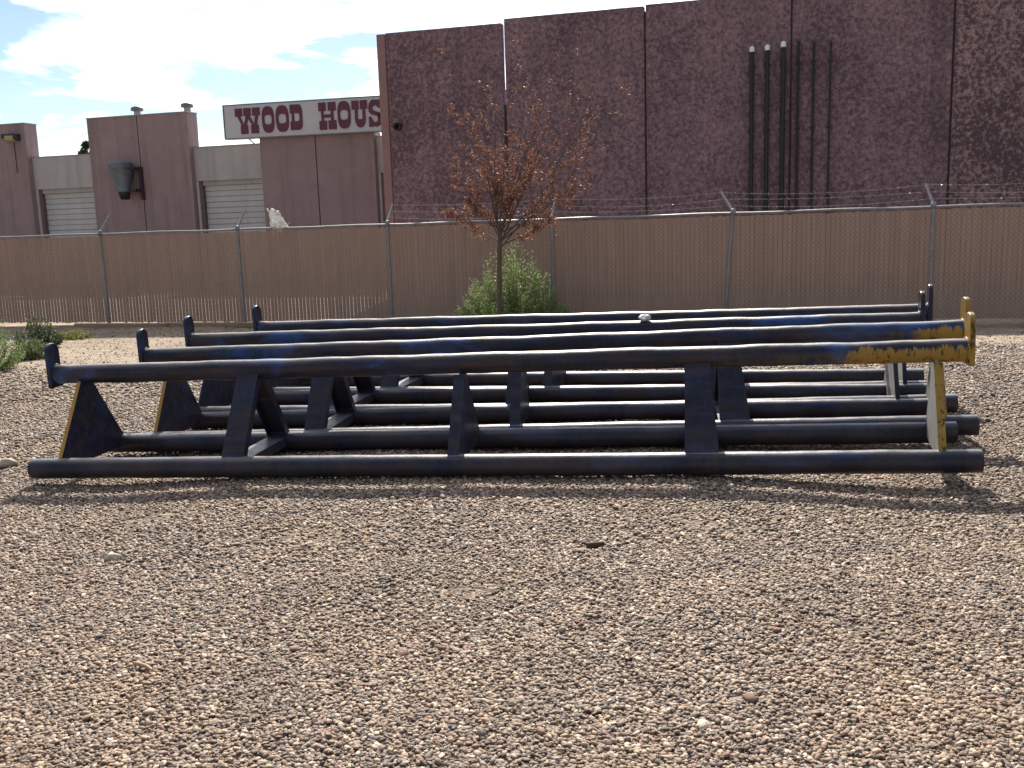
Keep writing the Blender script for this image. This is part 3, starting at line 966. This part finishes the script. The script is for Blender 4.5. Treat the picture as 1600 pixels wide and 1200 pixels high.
def make_rack(i, x, y, w, label, yel, left_yellow, fr_off=0.0, ends=(-3.10, 3.095, -2.97, 3.15)):
    ax = Vector((math.cos(w), math.sin(w), SLOPE * math.cos(w))).normalized()
    ay = Vector((-math.sin(w), math.cos(w), -SLOPE * math.sin(w)))
    az = ax.cross(ay).normalized()
    ay = az.cross(ax)
    root = empty("pipe_rack")
    mw = Matrix((ax, ay, az)).transposed().to_4x4()
    mw.translation = (x, y, SLOPE * x)
    root.matrix_world = mw
    tag(root, label, "pipe rack", "steel pipe racks standing in a row on the gravel")
    mtop = paint("rack_top_paint", yel, 2.3 * i + 1.1, True, brown=.8)
    mend = paint("rack_end_paint", -5, 3.0 + i) if yel is not None else m_navy
    hollow(MB(), ends[0], ends[1], -WB, DB / 2, DB / 2, .0008, 10 * i + 1).build("base_pipe", m_navy, root)
    hollow(MB(), ends[2], ends[3], WB, DB / 2, DB / 2, .0008, 10 * i + 2).build("base_pipe", m_navy, root)
    hollow(MB(), -3.105, 3.105, 0, HT, DT / 2, .0016, 10 * i + 3).build("top_pipe", mtop, root)
    for sgn_ in (-1, 1):          # uneven weld runs where the top pipe meets its end plates
        wv = MB()
        wv.tube([Vector((sgn_ * 3.1015 + .0015 * math.sin(9 * q), (DT / 2 + .003) * math.cos(q), HT + (DT / 2 + .003) * math.sin(q))) for q in np.linspace(0, 6.2832, 40)],
                [.007 + .0018 * math.sin(23 * q) + .001 * math.sin(41 * q) for q in np.linspace(0, 6.2832, 40)], 6, cap=False)
        wv.build("weld_bead", mend if sgn_ > 0 else m_navy_leg, root)
    for sgn_, mm in ((-1, m_navy), (1, mend)):
        s = sgn_ * 3.1225
        poly = [(-.066, .583), (.066, .583)] + arc(0, .85, .066, .058, 0, 180, 10)
        o = MB().prism(poly, s - .0165, s + .0165, lambda a, d, b: Vector((d, a, b))).build("end_stop", mm, root)
        bevel(o, .006, 2)
    # gusset plates near both ends and in the middle
    g = bevel(gusset(-2.885, .022).build("gusset_plate", m_navy_leg, root), .003, 1)
    if left_yellow:
        e = MB().prism([(-.0690, .63), (-.0655, .63), (-.4155, .10), (-.4195, .10)], -2.898, -2.872, lambda a, d, b: Vector((d, a, b))).build("edge_strip", m_yel_edge, g)
        e["label"] = "yellow painted front edge"
    g = bevel((gusset(2.925, .020, .125) if yel is not None else gusset(2.905, .016, .03)).build("gusset_plate", m_sunlit_side if yel is not None else m_sunlit_side, root), .003, 1)
    if yel is not None:
        g["label"] = "plate coloured sunlit grey with yellow front flange"
        MB().prism([(-.0870, .612), (-.0775, .612), (-.4155, .10), (-.425, .10)], 2.907, 2.953, lambda a, d, b: Vector((d + .125 * a, a, b))).build("front_flange", paint("flange_paint", -5, 7.7 + i), g)
    else:
        MB().prism([(-.0870, .612), (-.0775, .612), (-.4155, .10), (-.425, .10)], 2.890, 2.922, lambda a, d, b: Vector((d + .03 * a, a, b))).build("front_flange", m_navy_leg, g)
    g = bevel(gusset(-.075, .016).build("gusset_plate", m_navy_leg, root), .003, 1)
    MB().prism([(-.0870, .612), (-.0775, .612), (-.4155, .10), (-.425, .10)], -.115, -.040, lambda a, d, b: Vector((d, a, b))).build("front_flange", m_navy_leg, g)
    # two A-frames of steel channel
    for s, wd in ((-1.60, .155), (1.47, .165)):
        fl_ = channel(MB(), (s, -.412, .10), (s + .01, -.052, .655), wd, .05, .010, -1)
        if s > 0:                 # stiffener flaring out from the foot of the leg
            q_ = lambda x, t, o: Vector((s + x, -.412 + .36 * t - .84 * o, .10 + .555 * t + .54 * o))
            pl_ = [(wd / 2 + .001, .0), (wd / 2 + .045, .02), (wd / 2 + .032, .30), (wd / 2 + .001, .80)]
            fl_.prism(pl_, -.004, .008, lambda a, d, b: q_(a, b, d))
        fl_.build("leg", m_navy_leg, root)
        channel(MB(), (s, .412, .10), (s + .01, .052, .655), wd, .05, .010, 1).build("leg", m_navy_leg, root)
        tb = MB()
        tb.box((s - wd / 2, -.330, .100), (s + wd / 2, .330, .112))
        tb.box((s - wd / 2, -.325, .045), (s - wd / 2 + .010, .325, .0995))
        tb.box((s + wd / 2 - .010, -.325, .045), (s + wd / 2, .325, .0995))
        tb.build("cross_brace", m_navy_leg, root)
    return root


racks = [
    make_rack(0, -.2437, 6.4627, -.1793, "nearest navy pipe rack, yellow right end with black drips", 2.40, True),
    make_rack(1, .1471, 7.309, -.1517, "second navy pipe rack from the front, yellow upright plate on its right", 2.80, True, ends=(-2.96, 3.096, -2.97, 3.18)),
    make_rack(2, .1414, 8.1472, -.2203, "third navy pipe rack back, white scrap lying on its top pipe", None, False, ends=(-2.96, 3.15, -2.97, 3.24)),
    make_rack(3, .4928, 8.8846, -.2735, "rearmost navy pipe rack, closest to the fence", None, False, ends=(-2.96, 3.10, -2.97, 3.13)),
]

# ------------------------------------------------------------------ small loose things
def lump(name, loc, size, mat, seed, rough=.35, sub=3, rz=0.0):
    import bmesh
    bm = bmesh.new()
    bmesh.ops.create_icosphere(bm, subdivisions=sub, radius=1)
    rg_ = np.random.default_rng(seed)
    ph = rg_.uniform(0, 6.28, (6, 3)); fq = rg_.uniform(1.2, 4.5, (6, 3))
    for v in bm.verts:
        d = sum(math.sin(fq[j, 0] * v.co.x + ph[j, 0]) * math.sin(fq[j, 1] * v.co.y + ph[j, 1]) * math.sin(fq[j, 2] * v.co.z + ph[j, 2]) for j in range(6))
        v.co *= 1 + rough * d * .5
        v.co = Vector((v.co.x * size[0], v.co.y * size[1], v.co.z * size[2]))
    for f_ in bm.faces: f_.smooth = True
    me = bpy.data.meshes.new(name)
    bm.to_mesh(me); bm.free()
    me.materials.append(mat)
    o = bpy.data.objects.new(name, me)
    COL.objects.link(o)
    o.location = loc
    o.rotation_euler = (0, 0, rz)
    return o


m_rag = plain("white_plastic_scrap", (.70, .69, .67), (.82, .81, .79), 30, .5, bstr=.4, bscale=50)
m_tan_stone = plain("tan_stone", (.36, .30, .22), (.46, .39, .30), 14, .8, bstr=.3, bscale=60)
m_wood = plain("dark_weathered_wood", (.045, .028, .022), (.085, .055, .042), 12, .8, stretch=(1, 6, 6))
m_plank = plain("sunbleached_plank", (.30, .19, .125), (.42, .29, .20), 6, .8, stretch=(1, 5, 5))

rk = racks[2].matrix_world
tag(lump("plastic_scrap", rk @ Vector((1.00, -.012, .762)), (.045, .036, .027), m_rag, 5, .6), "small crumpled white scrap lying on the third top pipe", "scrap")
tag(lump("stone", (-3.83, 7.15, gzf(-3.83, 7.15) + .03), (.075, .055, .038), m_tan_stone, 2, .2, rz=.3), "larger smooth tan stone left of the nearest rack's end", "stone")
tag(lump("stone", (-2.10, 4.83, gzf(-2.1, 4.83) + .016), (.040, .034, .024), m_tan_stone, 9, .2, rz=1.3), "pale round stone among the pebbles, front left of the racks", "stone")

wb = MB()
wb.prism([(-.0125, 0), (.0125, 0), (.011, .018), (.004, .024), (-.010, .022)], -.045, .045, lambda a, d, b: Vector((d, a, b)))
o = bevel(wb.build("wood_chunk", m_wood), .003, 1)
o.location = (.383, 4.58, gzf(.383, 4.58) + .008); o.rotation_euler = (.05, -.04, .06)
tag(o, "short dark brown piece of wood lying on the gravel", "wood")
tw = MB().tube([(-.05, .035, 0), (-.02, .012, .006), (.015, -.008, .004), (.045, -.035, .002)], [.006, .0075, .0075, .005], 7).build("twig", m_plank)
tw.location = (-1.44, 3.49, gzf(-1.44, 3.49) + .018)
tag(tw, "short pale stick on the pebbles in the left foreground", "twig")

# planks along the foot of the fence
for (sa, sb, o_, lab) in [(-9.7, -7.6, .33, "paler left plank lying on dirt at the fence foot"), (-7.75, -5.0, .24, "long brown plank lying on dirt along the fence foot")]:
    b = MB().box((sa, o_ - .06, ZB - .005), (sb, o_ + .06, ZB + .075), ff)
    p = bevel(b.build("plank", m_plank), .006, 1)
    tag(p, lab, "plank", "planks along the fence foot")

# shredded plastic caught on the top rail
rag = empty("plastic_bag", ff(-5.25, -.02, ZT))
tag(rag, "shredded white plastic bag caught on the fence's top rail", "plastic bag")
rb = MB()
rg_ = np.random.default_rng(4)
cols_, rows_ = 9, 15
vs = []
for j in range(rows_):
    t = j / (rows_ - 1)
    wdt = (.165 - .04 * t) * (1 + .12 * math.sin(5 * t + 1))
    cxs = -.09 + .13 * (1 - t) * 1.0
    for k_ in range(cols_):
        a = k_ / (cols_ - 1) - .5
        vs.append(ff(-5.27 + cxs + a * wdt * 2 + rg_.normal(0, .007), .02 + .05 * math.cos(a * 5) + rg_.normal(0, .012), ZT - .005 + .345 * t + (.035 * math.sin(a * 11) if j == rows_ - 1 else 0) + rg_.normal(0, .005)))
fs = [(j * cols_ + k_, j * cols_ + k_ + 1, (j + 1) * cols_ + k_ + 1, (j + 1) * cols_ + k_) for j in range(rows_ - 1) for k_ in range(cols_ - 1)]
rb.add(vs, fs, True)
fr2 = MB()
for q in range(34):
    a0 = ff(-5.27 + rg_.uniform(-.06, .12), .03, ZT + rg_.uniform(0, .12))
    a1 = a0 + Vector((rg_.normal(.0, .03), rg_.normal(0, .02), rg_.uniform(-.14, .0)))
    fr2.tube([a0, a0.lerp(a1, .5) + Vector((.01, 0, .01)), a1], [.007, .006, .003], 4)
p0 = ff(-5.16, .03, ZT + .07)
fr2.tube([p0, p0 + Vector((.07, 0, -.015)), p0 + Vector((.13, 0, .0)), p0 + Vector((.15, 0, .035))], [.005, .004, .005, .006], 4)
m_bag = leafmat("thin_white_plastic", [(.72, .71, .69), (.8, .79, .77)], .5, .35)
a = rb.build("bag_sheet", m_bag)
md = a.modifiers.new("thickness", 'SOLIDIFY'); md.thickness = .004
b = fr2.build("shreds", m_bag)
keep(rag, a, b)

# ------------------------------------------------------------------ plants
def leaf_quads(mb, p, d, ln, wd):
    d = d.normalized()
    sd_ = d.orthogonal().normalized()
    sd_ = Matrix.Rotation(random.uniform(0, 6.283), 3, d) @ sd_
    q = p + d * ln * .5
    mb.v += [tuple(p), tuple(q + sd_ * wd), tuple(p + d * ln), tuple(q - sd_ * wd)]
    k_ = len(mb.v) - 4
    mb.f.append((k_, k_ + 1, k_ + 2, k_ + 3)); mb.sm.append(False)


def rvec(): return Vector((random.gauss(0, 1), random.gauss(0, 1), random.gauss(0, 1))).normalized()


# young ornamental tree with copper leaves
tx, ty = -.165, 15.35
tz = gzf(tx, ty)
tree = empty("ornamental_tree", (tx, ty, tz))
tag(tree, "young thin trunked tree with sparse copper red leaves before the fence", "tree")
m_bark = plain("grey_brown_bark", (.075, .052, .045), (.13, .095, .08), 30, .85, stretch=(1, 1, .3))
m_copper = leafmat("copper_leaf", [(.17, .068, .048), (.22, .090, .056), (.14, .06, .05), (.30, .145, .085), (.19, .078, .05)], .6, .4)
fork = Vector((-.125, 15.35, 1.20))
tr = MB().tube([(tx - .005, ty, tz - .08), (tx, ty, tz + .05), (tx + .012, ty, .4), (tx + .025, ty, .85), fork, fork + Vector((.02, .01, .3))],
               [.06, .05, .043, .040, .038, .028], 10).build("trunk", m_bark)
bm_, lm_ = MB(), MB()


def foliage(p, d, n, spread, lsz=1.0):
    for _ in range(n):
        q = p + rvec() * random.uniform(0, spread)
        leaf_quads(lm_, q, d * .5 + rvec() + Vector((0, 0, -.25)), random.uniform(.03, .058) * lsz, random.uniform(.007, .012) * lsz)


def limb(p0, p1, r0, dens, depth, droop=.0):
    mid = p0.lerp(p1, .45) + Vector((random.uniform(-.05, .05), random.uniform(-.05, .05), droop)) * (p1 - p0).length
    pts = [p0, p0.lerp(mid, .5) + rvec() * .015, mid, mid.lerp(p1, .5) + rvec() * .03, p1]
    bm_.tube(pts, [r0, r0 * .7, r0 * .45, r0 * .28, .002], 5, cap=False)
    d = (p1 - p0).normalized()
    ln = (p1 - p0).length
    if depth < 2:
        for t in np.arange(.22, .98, .105 if depth == 0 else .2):
            k_ = t * 4
            a = pts[int(k_)].lerp(pts[min(4, int(k_) + 1)], k_ - int(k_))
            sd_ = rvec(); sd_ = (sd_ - d * sd_.dot(d)).normalized()
            e = a + (d * random.uniform(.6, 1.0) + sd_ * random.uniform(.5, .95) + Vector((0, 0, .15))) * ln * random.uniform(.17, .32) * (1.15 - t * .5)
            limb(a, e, r0 * .42, dens, depth + 1)
    if depth > 0:
        for t in np.arange(.2, 1.01, .13):
            k_ = min(3.99, t * 4)
            a = pts[int(k_)].lerp(pts[int(k_) + 1], k_ - int(k_))
            fade = dens * (1.0 if a.z < 2.35 else max(.36, 1.0 - (a.z - 2.35) * .5))
            if random.random() < .35 + .65 * fade:
                foliage(a, d, max(1, int(round(random.uniform(2.5, 5.5) * fade))), .06)


tg = [(-.86, 15.3, 1.80), (-.80, 15.6, 2.45), (-.55, 15.1, 3.15), (-.50, 15.7, 3.45), (-.10, 15.6, 3.55), (.02, 15.0, 3.2), (.38, 15.5, 3.95), (.62, 15.2, 3.5),
      (.95, 15.6, 3.7), (1.20, 15.1, 3.15), (1.42, 15.5, 3.25), (1.30, 15.3, 2.55), (1.10, 15.0, 2.15), (.72, 15.35, 1.58), (.55, 15.8, 2.7), (-.25, 15.05, 2.6), (-.55, 15.3, 1.95), (.35, 15.1, 2.4)]
for q, (ex, ey, ez) in enumerate(tg):
    st = fork + Vector((0, 0, random.uniform(-.02, .28)))
    if q == 13: st = fork + Vector((.10, 0, .07))
    limb(st, Vector((ex, ey, ez)), .016 if ez > 2 else .012, 0.64 if ez < 2.8 else .75, 0, -.04 if ez > 2 else .02)
clusters = [(0.25, 4.28), (-0.84, 4.16), (0.85, 4.03), (1.14, 4.14), (-0.35, 3.70), (0.24, 3.66), (0.75, 3.74), (1.46, 3.79), (1.19, 3.61), (1.72, 3.58), (1.91, 3.56),
            (1.26, 3.20), (1.71, 3.17), (-0.77, 3.34), (-0.26, 3.14), (-0.80, 2.47), (-0.85, 1.82), (-0.63, 1.53), (-0.42, 1.37), (0.75, 1.52), (1.35, 2.30), (1.51, 2.67)]
for ex, ez in clusters:
    e = Vector((ex, 15.35 + random.uniform(-.3, .3), ez))
    a = fork.lerp(e, random.uniform(.35, .5)) + Vector((0, 0, .1))
    bm_.tube([a, a.lerp(e, .5) + Vector((0, 0, -.05)), e], [.007, .005, .002], 4, cap=False)
    foliage(e, (e - a).normalized(), random.randint(10, 18), .10)
    foliage(a.lerp(e, .75), (e - a).normalized(), random.randint(3, 7), .07)
for q in range(5):
    a = Vector((random.uniform(-.55, .9), 15.35 + random.uniform(-.4, .4), random.uniform(1.35, 2.7)))
    foliage(a, rvec(), 9, .10)
br = bm_.build("branches", m_bark)
cr_ = lm_.build("crown", m_copper); cr_["kind"] = "stuff"
keep(tree, tr, br, cr_)


def weed(name, base, rx, ry, h, n, cols, label, cat, lean=.0, leaf=(.03, .006), per=46, prof=1.0, trans=.5, skew=0.0):
    """bushy feathery annual: many thin stems with small narrow leaves"""
    root = empty(name, base)
    tag(root, label, cat)
    b = Vector(base)
    st, lf = MB(), MB()
    for _ in range(n):
        a = random.uniform(0, 6.283)
        rr = math.sqrt(random.random())
        hh = h * (1 - .78 * rr ** prof) * random.uniform(.72, 1.08)
        tip = b + Vector((math.cos(a) * rx * rr + skew * hh, math.sin(a) * ry * rr, hh))
        foot = b + Vector((math.cos(a) * rx * rr * .28, math.sin(a) * ry * rr * .28, 0))
        mid = foot.lerp(tip, .5) + Vector((math.cos(a) * rx * rr * .16, math.sin(a) * ry * rr * .16, -.02)) + rvec() * .02
        st.tube([foot - Vector((0, 0, .03)), mid, tip], [.004, .003, .0012], 3, cap=False)
        for t in np.linspace(.18, 1.0, per):
            p = foot.lerp(mid, t * 2) if t < .5 else mid.lerp(tip, t * 2 - 1)
            d = (tip - mid).normalized()
            leaf_quads(lf, p + rvec() * random.uniform(0, .05 + .06 * (1 - t)) * min(1, h), d * .7 + rvec(), leaf[0] * random.uniform(.7, 1.5), leaf[1] * random.uniform(.7, 1.4))
    s_ = st.build("stems", leafmat(name + "_stem", [(.12, .13, .05), (.16, .15, .06)], .7, .1))
    l_ = lf.build("foliage", leafmat(name + "_leaf", cols, .5, trans))
    l_["kind"] = "stuff"
    keep(root, s_, l_)
    return root


green = [(.15, .22, .07), (.20, .29, .10), (.26, .35, .13), (.17, .25, .085), (.32, .38, .17)]
dark = [(.035, .052, .022), (.05, .07, .03), (.06, .075, .04)]
gx0, gy0 = .05, 15.95
weed("feathery_bush", (gx0, gy0, gzf(gx0, gy0)), .98, .6, 1.58, 460, green, "feathery bright green bush behind the small tree's trunk", "bush", per=60, prof=1.35)
weed("feathery_bush", (-7.1, 13.0, gzf(-7.1, 13.0)), .54, .5, .84, 150, [(.09, .15, .045), (.12, .19, .06), (.16, .23, .08)], "tall green bush cut by the photo's left edge", "bush", per=50, prof=2)
weed("dry_bush", (-7.75, 15.9, gzf(-7.75, 15.9)), .40, .4, .55, 110, dark, "dark olive bush by the fence at far left", "bush", per=40, prof=2, leaf=(.035, .009))
weed("feathery_bush", (-6.95, 14.1, gzf(-6.95, 14.1)), .26, .24, .33, 90, [(.09, .12, .05), (.13, .165, .07), (.10, .14, .05)], "small round grey green bush on the dirt at left", "bush", per=34, prof=2.2)
weed("yellow_weed", (-7.75, 17.25, gzf(-7.75, 17.25)), .38, .22, .17, 70, [(.17, .19, .04), (.22, .23, .06)], "low yellow green weeds beside the plank's left end", "weeds", per=20, prof=2)
weed("yellow_weed", (4.30, 15.75, gzf(4.3, 15.75)), .22, .2, .30, 60, [(.19, .17, .05), (.24, .21, .07), (.14, .14, .04)], "small yellowish weed at the fence foot behind the racks", "weeds", per=26, prof=2)

# far treetop beyond the shop roof
def far_tree(loc, h, label):
    root = empty("far_tree", loc)
    tag(root, label, "tree")
    b = Vector(loc)
    t = MB().tube([b - Vector((0, 0, .3)), b + Vector((.1, 0, h * .5)), b + Vector((0, 0, h * .93))], [.22, .15, .03], 8).build("trunk", m_bark)
    lf = MB()
    for cx, cz, rr in [(-.10, h * .88, .34), (.02, h * .95, .15), (.42, h * .92, .14), (.35, h * .84, .30), (-.1, h * .76, .5), (.2, h * .66, .7), (0, h * .55, .9)]:
        for _ in range(420):
            p = b + Vector((cx, 0, cz)) + rvec() * rr * random.random() ** .5
            leaf_quads(lf, p, rvec(), random.uniform(.10, .2), random.uniform(.03, .06))
    c_ = lf.build("crown", leafmat("far_tree_leaf", dark, .6, .3)); c_["kind"] = "stuff"
    keep(root, t, c_)


far_tree((-21.75, 52.0, -.3), 6.85, "dark treetop peeking above the left beige parapet")
